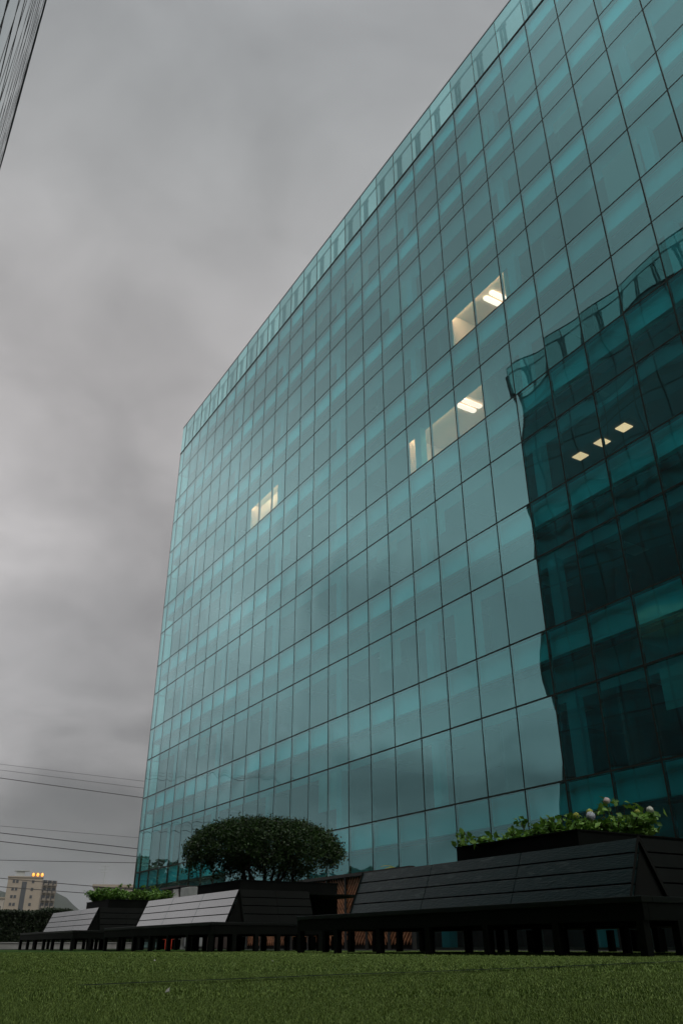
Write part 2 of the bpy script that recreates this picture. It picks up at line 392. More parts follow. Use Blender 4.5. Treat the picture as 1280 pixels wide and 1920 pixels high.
    for i in range(1, NB + 2):
        x = xs[i]
        MB().box(x - .012, -.014, H + .05, x + .012, .02, PT).build('parapet_fin', M['post'], b)
        m_ = MB().box(x + .06, .16, H + .05, x + .17, .22, PT - .41)
        m_.box(x + .24, .17, H + .05, x + .36, .23, PT - .41).box(x + .04, .15, PT - .58, x + .40, .24, PT - .41)
        m_.box(x + .17, .18, H + .9, x + .24, .21, H + .96).box(x + .17, .18, H + .30, x + .24, .21, H + .36)
        m_.build('parapet_post', M['post'], b)
    return b

LIT = [  # floor, first bay, last bay, room depth, lamps (bay, depth, kind)
    (2, 20.6, 22.7, 3.0, [(21.75, 1.55, 'w')]),
    (3, 18.45, 21.55, 3.2, [(20.50, 1.30, 'w')]),
    (2, 8.3, 10.55, 1.3, []),
    (4, 22.0, 27.0, 0, [(23.06, 2.45, 'y'), (23.7, 2.43, 'y'), (24.33, 2.38, 'y')]),
]
LIT = [l if l[1] is not None else (l[0], 99, 99, 0, l[4]) for l in LIT]
office(WP(S_E, 0), ANG, 'teal glass curtain wall office block filling the view, with a few warm lit offices', 'twin glass office blocks on the plaza', LIT, True)
# the twin block behind the camera: seen at the top left edge and mirrored in the main facade
tw = WP(29.9, 15.75); two = tw - (-DX.to_3d()) * LEN
office(Vector((two.x, two.y, 0)), ANG + math.pi, 'pale grazing facade at the top left edge, whose other side mirrors in the big block', 'twin glass office blocks on the plaza', [], False)

# ------------------------------------------------------------------ ground
def turf_mat():
    m = mat('artificial_turf_base', (.035, .085, .012), .95, spec=.1, col2=(.065, .14, .024), vscale=90, bump=.6, bscale=260)
    return m
M['turf'] = turf_mat()
M['paving'] = mat('paving', (.035, .036, .034), 1, spec=.02, var=.25, vscale=1.5, bump=.1)
M['land'] = mat('land', (.05, .06, .035), 1, var=.4, vscale=.01)
M['forest'] = mat('forest_hill', (.012, .02, .012), 1, spec=0, col2=(.02, .03, .018), vscale=.02, bump=.5, bscale=.05)
def sheet(name, pts, z, m, t=0):
    mb = MB(); n = len(pts); mb.v = [(p[0], p[1], z) for p in pts]; mb.f = [tuple(range(n))]
    return tag(mb.build(name, m), kind='structure')
sheet('ground', [(-4000, -4000), (4000, -4000), (4000, 5000), (-4000, 5000)], -.03, M['land'])
def rect(s0, s1, q0, q1): return [WP(s1, q0), WP(s1, q1), WP(s0, q1), WP(s0, q0)]
def fix(pts):
    a = sum(pts[i].x * pts[(i+1) % 4].y - pts[(i+1) % 4].x * pts[i].y for i in range(4)); return pts if a > 0 else pts[::-1]
sheet('paving', fix(rect(-34, 62, -.5, 40)), -.012, M['paving'])
sheet('turf', fix(rect(-30, 31.0, 5.5, 15.7)), 0.0, M['turf'])
M['seam'] = mat('turf_seam', (.006, .010, .016), .9, spec=.05)
# joint between two turf rolls
def seam():
    mb = MB(); pts = []
    a, b_ = Vector((-.55, 1.95, 0)), Vector((5.2, 8.7, 0)); n = 60
    dr = (b_ - a).normalized(); sd = Vector((-dr.y, dr.x, 0))
    for i in range(n + 1):
        p = a.lerp(b_, i / n) + sd * (.02 * math.sin(i * .37) + .008 * math.sin(i * 1.3)); wd = .014 + .034 * i / n + .004 * random.random()
        mb.v += [tuple(p - sd * wd + Vector((0,0,.0095 ))), tuple(p + sd * wd + Vector((0,0,.0095)))]
    for i in range(n): mb.f.append((2*i, 2*i+2, 2*i+3, 2*i+1))
    return mb.build('turf_joint', M['seam'])
tag(seam(), kind='structure')

# artificial grass blades, shorter and sparser with distance
def blades():
    V = []; 
    spec = [(.55, 1.6, 300000, .0009, .0045), (1.6, 3.2, 200000, .0016, .0055), (3.2, 7.5, 150000, .0032, .008), (7.5, 16, 70000, .008, .010)]
    vs_, cnt = [], 0
    for r0, r1, n, wd, hh in spec:
        r = np.sqrt(rng.uniform(r0*r0, r1*r1, n)); a = rng.uniform(-.62, .62, n)
        x = r * np.sin(a); y = r * np.cos(a)
        q = x * NX.x + y * NX.y - OFF
        ok = (q > 5.6) & (q < 15.6); x = x[ok]; y = y[ok]; n = len(x)
        az = rng.uniform(0, 2*np.pi, n); wdt = wd * rng.uniform(.7, 1.4, n); h = hh * rng.uniform(.55, 1.25, n)
        ln = rng.normal(0, .45, n) * h; la = rng.uniform(0, 2*np.pi, n)
        cx, sy = np.cos(az) * wdt, np.sin(az) * wdt
        z0 = np.zeros(n)
        t = np.stack([np.stack([x-cx, y-sy, z0], 1), np.stack([x+cx, y+sy, z0], 1), np.stack([x+ln*np.cos(la), y+ln*np.sin(la), h], 1)], 1)
        vs_.append(t.reshape(-1, 3))
    v = np.concatenate(vs_); f = np.arange(len(v)).reshape(-1, 3)
    m = bpy.data.materials.new('turf_blade'); m.use_nodes = True; t = m.node_tree; b = t.nodes['Principled BSDF']
    g = t.nodes.new('ShaderNodeNewGeometry'); rp = t.nodes.new('ShaderNodeValToRGB'); t.links.new(g.outputs['Random Per Island'], rp.inputs[0])
    rp.color_ramp.elements[0].color = (.09, .16, .03, 1); rp.color_ramp.elements[1].color = (.38, .52, .13, 1)
    t.links.new(rp.outputs[0], b.inputs['Base Color']); b.inputs['Roughness'].default_value = .6
    return tag(raw('grass', v, f, m), kind='stuff')
blades()
for i, (x, y, s_) in enumerate([(-.29, 1.55, .0035), (-1.0, 4.9, .006), (-.35, 4.6, .006), (.55, 6.1, .008), (.9, 4.4, .005), (-1.3, 6.3, .007)]):
    mb = MB(); mb.slab((-s_, -s_*.6, .013), (s_, -s_*.5, .014), (s_*.8, s_*.7, .020), (-s_*.7, s_*.5, .016), .001)
    M.setdefault('petal', mat('petal', (.55, .56, .50), .7))
    o = mb.build('petal', M['petal']); o.location = (x, y, 0); o.rotation_euler = (0, 0, i)
    tag(o, ['white scrap lying alone on the turf nearest the camera', 'white scrap on the turf at the left, in front of the middle bench',
            'white scrap on the turf straight ahead of the middle bench', 'tiny pale scrap on the turf in front of the nearest bench',
            'tiny pale scrap on the turf just beyond the dark turf joint', 'pale scrap on the turf farthest to the left'][i], 'scrap', 'scraps on the turf')

# ------------------------------------------------------------------ planter benches
def leg_mb(x, y): return MB().box(x - .035, y - .035, .012, x + .035, y + .035, .25)
def planter_bench():
    # local x: along the facade away from the camera (s), local y: away from the facade (q)
    t = empty('planter_bench', (0, 0, 0))
    LX, LY = 2.28, 1.62            # half size of the ring at the top of the backrests
    BX, BY = LX + .22, LY + .22    # at the seat
    SX, SY = BX + .32, BY + .50    # outer edge of the seat
    z0, z1 = .42, .93
    YB = .30                       # the bench wraps round to half the depth of the box
    # seat: boards along each side, mitre left open by 4 mm
    st = MB()
    for k in range(4):
        a = k * .145 + .02
        st.box(-SX + a, SY - a - .125, z0 - .045, SX - a, SY - a, z0)
        for sx in (-1, 1):
            st.box(sx * (SX - a), YB, z0 - .0455, sx * (SX - a - .125), SY - a - .13, z0 - .0005)
    st.build('seat', M['bench_seat'], t, bevel=.004)
    fr = MB()
    fr.box(-SX + .03, SY - .09, .25, SX - .03, SY - .03, .373)
    fr.box(-SX + .095, YB, .2505, SX - .095, YB + .06, .3735)
    for sx in (-1, 1): fr.box(sx * (SX - .03), YB, .251, sx * (SX - .09), SY - .095, .3725)
    for sx in (-1, 1): fr.box(sx * BX, YB + .065, .252, sx * (BX - .08), BY, .374)
    fr.box(-BX + .085, BY - .08, .253, BX - .085, BY, .3745)
    fr.build('seat_frame', M['bench_body'], t)
    # backrests: four boards leaning back, three lengths each
    def back(p0, p1, q0, q1, nl, name='backrest', m_=None):   # p: seat line, q: top line
        p0, p1, q0, q1 = map(Vector, (p0, p1, q0, q1)); mb = MB()
        for r in range(4):
            a, b_ = r / 4 + .012, (r + 1) / 4 - .012
            for c in range(nl):
                u, v = c / nl + (.0012 if c else 0), (c + 1) / nl - (.0012 if c < nl - 1 else 0)
                P = lambda uu, vv: (p0.lerp(p1, uu)).lerp(q0.lerp(q1, uu), vv)
                mb.slab(P(u, a), P(v, a), P(v, b_), P(u, b_), -.03)
        mb.build(name, m_ or M['bench'], t, bevel=.0025)
        sh = MB(); nrm = (p1 - p0).cross(q0 - p0).normalized()
        e = [p - nrm * .034 for p in (p0, p1, q1, q0)]; sh.slab(*e, -.03); sh.build('backing', M['bench_body'], t)
    X = LX
    back((X, BY, z0+.005), (-X, BY, z0+.005), (X, LY, z1), (-X, LY, z1), 3)
    back((-BX, LY, z0+.005), (-BX, YB, z0+.005), (-LX, LY, z1), (-LX, YB, z1), 2, 'end_panel', M['bench_body'])
    back((BX, YB, z0+.005), (BX, LY, z0+.005), (LX, YB, z1), (LX, LY, z1), 2, 'end_panel', M['bench_body'])
    for sx in (-1, 1):
        for sy in (1,):
            a = (sx * LX, sy * LY, z1 + .004); b1 = (sx * BX, sy * (LY - .005), z0 + .002); b2 = (sx * (LX - .005), sy * BY, z0 + .002)
            mb = MB(); mb.tube([a, b1], .014, 4); mb.tube([a, b2], .014, 4)
            i = len(mb.v); c = (sx * (LX - .05), sy * (LY - .05), z0)
            mb.v += [(sx * (LX-.012), sy * (LY-.012), z1 - .02), (sx * (BX-.03), sy * (LY - .02), z0), (sx * (LX - .02), sy * (BY-.03), z0), c]
            mb.f += [(i, i+1, i+2), (i, i+2, i+3), (i, i+3, i+1), (i+1, i+3, i+2)]
            mb.build('corner_brace', M['bench_body'], t)
    # the planter box itself
    PX, PY = 1.02, 1.04
    pb = MB(); th_ = .05
    for (x0, y0, x1, y1) in ((-PX, -PY, PX, -PY + th_), (-PX, PY - th_, PX, PY), (-PX, -PY + th_, -PX + th_, PY - th_), (PX - th_, -PY + th_, PX, PY - th_)):
        pb.box(x0, y0, .26, x1, y1, 1.15)
    pb.box(-PX + th_, -PY + th_, .26, PX - th_, PY - th_, .30)
    pb.build('planter_box', M['bench_body'], t)
    rm = MB()
    for (x0, y0, x1, y1) in ((-PX-.012, -PY-.012, PX+.012, -PY+.06), (-PX-.012, PY-.06, PX+.012, PY+.012), (-PX-.012, -PY+.061, -PX+.06, PY-.061), (PX-.06, -PY+.061, PX+.012, PY-.061)):
        rm.box(x0, y0, 1.151, x1, y1, 1.165)
    rm.build('rim', M['bench_body'], t)
    sl = MB(); n = 14
    for a in range(n+1):
        for c in range(n+1):
            u, v = 2*a/n-1, 2*c/n-1; sl.v.append((u*(PX-th_), v*(PY-th_), 1.04 + .05*(1-u*u)*(1-v*v) + random.uniform(-.01, .01)))
    for a in range(n):
        for c in range(n): p = a*(n+1)+c; sl.f.append((p, p+n+1, p+n+2, p+1))
    sl.build('soil', M['soil'], t)
    # the deck between box and backrests
    dk = MB()
    dk.box(-LX + .06, PY + .006, .88, LX - .06, LY - .045, .90)
    for sx in (-1, 1): dk.box(sx * (PX + .006), -PY, .881, sx * (LX - .06), PY, .901)
    dk.build('inner_deck', M['bench_body'], t)
    # legs all round, under the seat edge and under the box
    nx = 7
    for i in range(nx): leg_mb(-SX + .08 + (2 * SX - .16) * i / (nx - 1), SY - .06).build('leg', M['bench_body'], t)
    for sy in (-1, 1):
        for i in range(6): leg_mb(-PX + .05 + (2 * PX - .1) * i / 5, sy * (PY - .05)).build('leg', M['bench_body'], t)
    for sx in (-1, 1):
        for i in range(1, 6): leg_mb(sx * (SX - .06), YB + .05 + (SY - YB - .1) * (i - 1) / 5).build('leg', M['bench_body'], t)
        for i in range(1, 4): leg_mb(sx * (PX - .05), -PY + .05 + (2 * PY - .1) * i / 4).build('leg', M['bench_body'], t)
    ft = MB()
    ft.box(-SX + .04, SY - .085, .0, SX - .04, SY - .035, .011)
    ft.box(-SX + .04, YB + .02, .0, SX - .04, YB + .08, .011)
    ft.build('base_rail', M['bench_body'], t)
    return t
def copy_tree(o, parent=None):
    c = o.copy(); C.objects.link(c); c.parent = parent
    for ch in list(o.children): copy_tree(ch, c)
    return c
BQ = 7.5
UNITS = [(7.50, 'nearest dark planter bench, holding the flowering hydrangeas'), (15.9, 'middle dark planter bench with pale sheen, holding the clipped round shrub'), (23.95, 'farthest dark planter bench with pale sheen, at the left beside the hedge')]
pb0 = planter_bench()
for i, (s_, lb) in enumerate(UNITS):
    o = pb0 if i == 0 else copy_tree(pb0)
    o.location = WP(s_, BQ); o.rotation_euler = (0, 0, ANG + math.pi)
    tag(o, lb, 'planter bench', 'planter benches in a row on the turf')
    if i == 0: near_unit = o
for ch in near_unit.children:      # nearest boards: scuffed, with the twin block's dark reflection put into their colour
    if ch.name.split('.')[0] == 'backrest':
        ch.data = ch.data.copy(); ch.data.materials[0] = M['bench_worn_shaded']; tag(ch, 'scuffed boards, near black colour standing in for the dark block they reflect')
# local axes after that turn: +x = further from the camera (s), +y = ... away from the facade
def UL(s_, q, z): return WP(s_, q, z)

# ------------------------------------------------------------------ foliage
def leaf_mat(name, c0, c1, rough=.6):
    m = bpy.data.materials.new(name); m.use_nodes = True; t = m.node_tree; b = t.nodes['Principled BSDF']
    g = t.nodes.new('ShaderNodeNewGeometry'); rp = t.nodes.new('ShaderNodeValToRGB'); t.links.new(g.outputs['Random Per Island'], rp.inputs[0])
    rp.color_ramp.elements[0].color = (*c0, 1); rp.color_ramp.elements[1].color = (*c1, 1)
    t.links.new(rp.outputs[0], b.inputs['Base Color']); b.inputs['Roughness'].default_value = rough
    tl = t.nodes.new('ShaderNodeBsdfTranslucent'); t.links.new(rp.outputs[0], tl.inputs[0])
    mx = t.nodes.new('ShaderNodeMixShader'); mx.inputs[0].default_value = .25
    o = t.nodes['Material Output']; t.links.new(b.outputs[0], mx.inputs[1]); t.links.new(tl.outputs[0], mx.inputs[2]); t.links.new(mx.outputs[0], o.inputs[0])
    return m
M['leaf_dark'] = leaf_mat('shrub_leaf', (.012, .024, .008), (.04, .095, .014))
M['leaf_hyd'] = leaf_mat('hydrangea_leaf', (.06, .16, .02), (.20, .38, .06))
M['leaf_hedge'] = leaf_mat('hedge_leaf', (.012, .022, .009), (.03, .05, .018))
M['leaf_tree'] = leaf_mat('tree_leaf', (.02, .04, .015), (.05, .08, .03))
M['leaf_yellow'] = leaf_mat('palm_leaf', (.16, .22, .04), (.28, .32, .08))
M['bark'] = mat('bark', (.045, .035, .028), .9, var=.3, vscale=12, bump=.4)
def leaves(cent, size, up=.35, aspect=.55, fold=0.25, jit=.3):
    """cent (n,3): one pointed leaf of two triangles each (a folded rhombus)"""
    n = len(cent); nrm = rng.normal(size=(n, 3)); nrm[:, 2] += up * 2; nrm /= np.linalg.norm(nrm, axis=1)[:, None]
    t = rng.normal(size=(n, 3)); t -= (t * nrm).sum(1)[:, None] * nrm; t /= np.linalg.norm(t, axis=1)[:, None]
    b = np.cross(nrm, t); s = (size * rng.uniform(1 - jit, 1 + jit, n))[:, None]
    p0 = cent - t * s * .5; p2 = cent + t * s * .5; m = cent - t * s * .05
    p1 = m + b * s * aspect * .5 + nrm * s * fold * .3; p3 = m - b * s * aspect * .5 + nrm * s * fold * .3
    v = np.stack([p0, p1, p2, p3], 1).reshape(-1, 3)
    i = np.arange(n)[:, None] * 4
    f = np.concatenate([i + np.array([[0, 1, 2]]), i + np.array([[0, 2, 3]])], 1).reshape(-1, 3)
    return v, f

def round_shrub():
    # a wide, low, clipped crown on several thin stems: crown fitted to 3.2 m by 1.25 m
    root = empty('round_shrub', UL(UNITS[1][0] + .15, BQ, 1.06), 0, label='wide clipped dark green shrub with a domed crown on thin stems', cat='shrub')
    cen = UL(UNITS[1][0] + .05, BQ, 0)
    side = Vector((math.cos(R(7.5)), math.sin(R(7.5)), 0))   # image-plane independent: the crown is an ellipsoid, longer across the plaza
    A, B, Hc = 1.60, 1.30, 1.0
    def dome(x, y):
        r = min(1, math.hypot(x / A, y / B)); return .62 + .66 * math.sqrt(max(0, 1 - r ** 2.8)) 
    stems = MB(); twigs = []
    for i in range(9):
        a = i / 9 * 2 * math.pi + random.uniform(-.3, .3); r0 = random.uniform(.05, .75); r1 = random.uniform(.35, .8)
        x0, y0 = r0 * .9 * math.cos(a), r0 * .55 * math.sin(a); x1, y1 = A * r1 * math.cos(a), B * r1 * math.sin(a)
        z1 = dome(x1, y1) * .8
        p = [(x0, y0, -.02), (x0 + (x1-x0)*.25 + random.uniform(-.05, .05), y0 + (y1-y0)*.25, z1*.35), (x0 + (x1-x0)*.6, y0 + (y1-y0)*.6 + random.uniform(-.06, .06), z1*.7), (x1, y1, z1)]
        stems.tube(p, [.036, .028, .018, .008], 6)
        for j in range(5):
            k = random.choice((1, 2)); q = Vector(p[k]).lerp(Vector(p[k+1]), random.random()); aa = random.uniform(0, 6.28); l = random.uniform(.3, .6)
            e = q + Vector((math.cos(aa) * l, math.sin(aa) * l, random.uniform(.0, .35)))
            stems.tube([q, q.lerp(e, .5) + Vector((0, 0, .03)), e], [.012, .009, .004], 4); twigs.append((q, e))
    stems.build('stem', M['bark'], root)
    pts = []
    # clusters: many on the clipped shell, some inside, ragged skirt below with gaps
    ncl = 1700
    for i in range(ncl):
        a = random.uniform(0, 2*math.pi); rr = math.sqrt(random.random())
        x, y = A * rr * math.cos(a), B * rr * math.sin(a)
        zt = dome(x, y); zb = .16 + .08 * math.sin(a * 5) + .10 * math.sin(a * 3 + 1) + .36 * rr ** 2
        u = random.random()
        z = zt - abs(random.gauss(0, .05)) if u < .42 else random.uniform(zb, zt)
        if z < .45 and rr < .75 and random.random() < .5: continue
        # hollow patches
        if math.sin(x * 3.1 + 1.3) * math.sin(y * 2.7 + .5) * math.sin(z * 6 + x) > .45: continue
        pts.append((x, y, z))
    for q, e in twigs:
        for _ in range(3):
            t = random.uniform(.5, 1); p = q.lerp(e, t); pts.append(tuple(p))
    pts = np.array(pts); reps = 30
    cen_ = np.repeat(pts, reps, 0) + rng.normal(0, .055, (len(pts) * reps, 3))
    # shoots standing out of the clipped top
    sh = []
    for i in range(120):
        a = random.uniform(0, 6.28); rr = math.sqrt(random.random()); x, y = A*rr*math.cos(a), B*rr*math.sin(a); z = dome(x, y); l = random.uniform(.03, .12)
        ox, oy = math.cos(a) * rr * .4, math.sin(a) * rr * .4
        for t in range(7): sh.append((x + ox * l * t / 6 + random.gauss(0, .008), y + oy * l * t / 6 + random.gauss(0, .008), z + l * t / 6))
    allp = np.concatenate([cen_, np.array(sh)])
    v, f = leaves(allp, .052, up=.3)
    raw('crown', v, f, M['leaf_dark'], root)
    root.rotation_euler = (0, 0, R(12))
    return root
round_shrub()

def hydrangea(s_, q, h, n, heads, label, seed, tall=0, spread=.42, grp='hydrangeas in the nearest planter'):
    random.seed(seed)
    root = empty('hydrangea', UL(s_, q, 1.06), random.uniform(0, 6), label=label, cat='plant', group=grp)
    inv = Matrix.Rotation(-root.rotation_euler.z, 4, 'Z')
    st = MB(); pts = []; big = []
    tips = []
    for i in range(n):
        a = random.uniform(0, 6.28); r = spread * math.sqrt(random.random()); hh = h * random.uniform(.75, 1.28)
        if i < tall: hh = h * random.uniform(1.45, 1.9)
        tip = Vector((r * math.cos(a) * 1.1, r * math.sin(a) * 1.1, hh)); b0 = Vector((r * .3 * math.cos(a), r * .3 * math.sin(a), 0))
        st.tube([b0, b0.lerp(tip, .5) + Vector((random.uniform(-.02, .02), random.uniform(-.02, .02), .02)), tip], [.007, .006, .004], 5)
        tips.append(tip)
        for k in range(24 if i >= tall else 9):
            t = random.uniform(.35, 1.02) if i >= tall else (random.uniform(.85, 1.02) if k > 1 else random.uniform(.4, .85)); p = b0.lerp(tip, t); aa = random.uniform(0, 6.28); ll = random.uniform(.04, .09)
            pts.append((p.x + ll * math.cos(aa), p.y + ll * math.sin(aa), p.z + random.uniform(-.02, .015)))
    st.build('stem', M['bark'], root)
    v, f = leaves(np.array(pts), .088, up=.7, aspect=.62, fold=.35, jit=.35)
    raw('foliage', v, f, M['leaf_hyd'], root)
    for (s2, q2, z2, rad, key) in heads:
        wp = UL(s2, q2, z2) - root.location; lp = inv @ wp
        fl = []
        # a mop head: florets of four petals over a ball
        for k in range(90):
            z = 1 - 1.7 * (k + .5) / 90; a = k * 2.39996; rr = math.sqrt(max(0, 1 - z*z)); nrm = Vector((rr*math.cos(a), rr*math.sin(a), z))
            c = lp + nrm * rad * random.uniform(.9, 1.06); u = nrm.orthogonal().normalized(); vv = nrm.cross(u); sz = rad * .20; ro = random.uniform(0, 1.5)
            for pt in range(4):
                an = ro + pt * math.pi / 2; d = u * math.cos(an) + vv * math.sin(an); e = u * math.cos(an + .78) + vv * math.sin(an + .78); g = u * math.cos(an - .78) + vv * math.sin(an - .78)
                fl.append([c, c + g * sz * .8, c + d * sz * 1.25 + nrm * sz * .15, c + e * sz * .8])
        v = np.array([[tuple(p) for p in q_] for q_ in fl]).reshape(-1, 3); f = np.arange(len(v)).reshape(-1, 4)
        hd = raw('flower_head', v, f, M[key], root)
        MB().lathe([(rad*.2, -rad*.85), (rad*.72, -rad*.5), (rad*.86, 0), (rad*.66, rad*.5), (rad*.2, rad*.84)], 10, tuple(lp)).build('core', M[key], hd, smooth=True)
        MB().tube([(lp.x * .6, lp.y * .6, 0), (lp.x*.9, lp.y*.9, lp.z * .5), (lp.x, lp.y, lp.z - rad * .8)], [.006, .005, .005], 5).build('flower_stem', M['leaf_hyd'], root)
    return root
M['fl_pink'] = mat('petal_pink', (.72, .60, .58), .8, var=.12, vscale=60)
M['fl_white'] = mat('petal_white', (.72, .74, .66), .8, var=.1, vscale=60)
M['fl_blue'] = mat('petal_blue', (.55, .60, .66), .8, var=.15, vscale=60)
M['fl_lime'] = mat('petal_lime', (.45, .50, .10), .8, var=.15, vscale=60)

# a pixel of the photograph turned to a place on a vertical plane s = const of the first planter
def on_s(x, y, s_):
    c, s = math.cos(TH), math.sin(TH)
    d = Vector(((x - 640), 1508.7 * c - (960 - y) * s, 1508.7 * s + (960 - y) * c))
    k = s_ / -(d.x * DX.x + d.y * DX.y)
    p = d * k; return s_, p.x * NX.x + p.y * NX.y - OFF, p.z + CAMH
def on_q(x, y, q):
    c, s = math.cos(TH), math.sin(TH)
    d = Vector(((x - 640), 1508.7 * c - (960 - y) * s, 1508.7 * s + (960 - y) * c))
    k = (q + OFF) / (d.x * NX.x + d.y * NX.y); p = d * k
    return -(p.x * DX.x + p.y * DX.y), q, p.z + CAMH
HY = [(8.25, 8.15, .16, 30, [], 'low hydrangea with tall bare sprigs at the left end of the nearest planter', 11, 7),
      (7.75, 7.85, .24, 40, [], 'leafy hydrangea with sprigs and no flowers, second from the left in the nearest planter', 12, 5),
      (7.10, 8.05, .25, 42, [], 'hydrangea with a pale blue and two lime flower heads, middle of nearest planter', 13, 1),
      (6.95, 7.35, .30, 40, [], 'hydrangea with one pale pink flower head held high above the leaves', 14, 4),
      (7.45, 6.85, .28, 40, [], 'hydrangea with a white and a lime flower head at the right of nearest planter', 15, 2)]
heads = {2: [(*on_q(1105, 1532, 8.05), 0.049, 'fl_blue'), (*on_q(1103, 1524, 7.9), 0.037, 'fl_lime'), (*on_q(1078, 1531, 7.9), 0.037, 'fl_lime')],
         3: [(*on_q(1135, 1503, 7.5), 0.039, 'fl_pink')],
         4: [(*on_q(1216, 1520, 7.1), 0.039, 'fl_white'), (*on_q(1192, 1524, 7.1), 0.033, 'fl_lime')]}
for i, a in enumerate(HY): hydrangea(a[0], a[1], a[2], a[3], heads.get(i, []), a[5], a[6], a[7])
for i, (s_, q, lb) in enumerate([(23.4, 8.2, 'bushy hydrangea at the near corner of the farthest planter'), (24.5, 8.2, 'bushy hydrangea at the far left corner of the farthest planter'),
                                 (23.4, 7.2, 'bushy hydrangea at the right of the farthest planter'), (24.4, 7.1, 'bushy hydrangea at the back of the farthest planter, mostly hidden')]):
    hydrangea(s_, q, .30, 60, [], lb, 30 + i, 2, .55, 'plants in the farthest planter')
random.seed(99)

# ------------------------------------------------------------------ things near the facade
M['wood'] = mat('orange_wood', (.42, .17, .075), .6, var=.3, vscale=4, stretch=(1, 1, 3))
M['dark_frame'] = mat('dark_frame', (.018, .018, .016), .6)
M['wood_back'] = mat('fence_back_board', (.010, .008, .007), .9, spec=.1)
def slat_fence(s0, s1, q, h):
    root = empty('slat_fence', WP(s0, q), ANG + math.pi, label='dark framed fence of slanted orange wooden slats in front of the glass block', cat='fence')
    n = round((s1 - s0) / .95); pw = (s1 - s0) / n
    for i in range(n):
        x0, x1 = i * pw + .03, (i + 1) * pw - .03; mb = MB(); za, zb = .10, h - .06; sg = 1 if i % 2 else -1
        step = .15; rise = (x1 - x0) * 1.15; z = za - rise
        while z < zb:
            a, b_ = (x0, z), (x1, z + rise)
            # clip the diagonal to the panel
            t0 = max(0, (za - z) / rise); t1 = min(1, (zb - .09 - z) / rise)
            if t1 > t0 + .02:
                xa, xb = x0 + (x1-x0) * t0, x0 + (x1-x0) * t1; zz0, zz1 = z + rise * t0, z + rise * t1
                if sg < 0: xa, xb = x0 + x1 - xa, x0 + x1 - xb
                A_, B_ = (xa, 0.0, zz0), (xb, 0.0, zz1)
                pts = [A_, B_, (xb, 0, zz1 + .085), (xa, 0, zz0 + .085)]
                if sg < 0: pts = [pts[1], pts[0], pts[3], pts[2]]
                mb.slab(*pts, .02)
            z += step
        mb.build('slat_panel', M['wood'], root)
    for i in range(n + 1): MB().box(i * pw - .028, -.045, 0, i * pw + .028, .045, h - .06).build('post', M['dark_frame'], root)
    MB().box(-.05, -.07, h - .058, s1 - s0 + .05, .07, h + .02).build('top_rail', M['dark_frame'], root)
    MB().box(.03, -.030, .02, s1 - s0 - .03, -.022, h - .065).build('back_board', M['wood_back'], root)
slat_fence(17.2, 26.2, 3.0, 1.76)

M['kiosk'] = mat('kiosk_brown', (.05, .035, .03), .6, var=.2); M['white'] = mat('white_paint', (.62, .62, .60), .5, var=.06); M['grey'] = mat('grey_steel', (.30, .32, .31), .55, var=.1)
ks, kq = 32.2, 2.3
kr = empty('kiosk', WP(ks, kq), ANG + math.pi, label='low dark brown kiosk with a white arch and a white panel on its front', cat='kiosk')
MB().box(-.9, -1.1, 0, .9, 1.1, 2.02).build('body', M['kiosk'], kr, bevel=.02)
MB().box(-1.0, -1.2, 2.022, 1.0, 1.2, 2.09).build('roof', M['dark_frame'], kr)
arch_ = MB(); pts = []
for i in range(15):
    a = math.pi * i / 14; pts.append((.35 + .36 * math.cos(a), 1.14, 1.52 + .40 * math.sin(a)))
arch_.tube(pts, .055, 8).build('arch', M['white'], kr)
MB().box(-.80, 1.101, 1.60, -.25, 1.15, 1.98).build('white_panel', M['white'], kr, bevel=.01)
MB().box(-.8, 1.101, .05, -.05, 1.13, 1.4).build('counter_front', M['dark_frame'], kr)
cb = empty('cabinet', WP(30.6, 3.1), ANG + math.pi, label='plain grey steel cabinet standing beside the brown kiosk', cat='cabinet')
MB().box(-.45, -.4, .08, .45, .4, 1.98).build('body', M['grey'], cb, bevel=.015)
MB().box(-.40, .401, .14, -.01, .415, 1.92).build('door', M['grey'], cb); MB().box(.01, .401, .14, .40, .415, 1.92).build('door', M['grey'], cb)
MB().box(-.48, -.43, 0, .48, .43, .078).build('base', M['dark_frame'], cb)

# cones and white posts seen under the middle bench
M['cone'] = mat('orange_plastic', (.55, .07, .03), .5)
def cone():
    r = empty('traffic_cone', (0, 0, 0)); MB().box(-.17, -.17, 0, .17, .17, .03).build('base', M['cone'], r, bevel=.008)
    MB().lathe([(.13, .03), (.11, .10), (.045, .66), (.03, .70)], 16).build('body', M['cone'], r, smooth=True)
    MB().lathe([(.088, .34), (.073, .46)], 16).build('band', M['white'], r, smooth=True); return r
c0 = cone()
for i, (x, lb) in enumerate([(305, 'orange traffic cone seen under the middle bench, leftmost of three'), (317, 'orange traffic cone seen under the middle bench, between two others'), (326, 'orange traffic cone seen under the middle bench, rightmost of three')]):
    o = c0 if i == 0 else copy_tree(c0); s_, q, z = on_q(x, 1770, 4.6 - .1 * i); o.location = WP(s_, q); tag(o, lb, 'cone', 'traffic cones behind the middle bench')
def bollard():
    r = empty('bollard', (0, 0, 0)); MB().lathe([(.075, 0), (.075, .86), (.06, .90), (.02, .92)], 14).build('post', M['white'], r, smooth=True)
    MB().lathe([(.12, 0), (.12, .02)], 14).build('base_plate', M['grey'], r); return r
b0 = bollard()
for i, (x, lb) in enumerate([(339, 'white bollard right of the orange cones, under the middle bench'), (351, 'white bollard under the middle bench, farther right of the cones')]):
    o = b0 if i == 0 else copy_tree(b0); s_, q, z = on_q(x, 1770, 4.4); o.location = WP(s_, q); tag(o, lb, 'bollard', 'white bollards behind the middle bench')

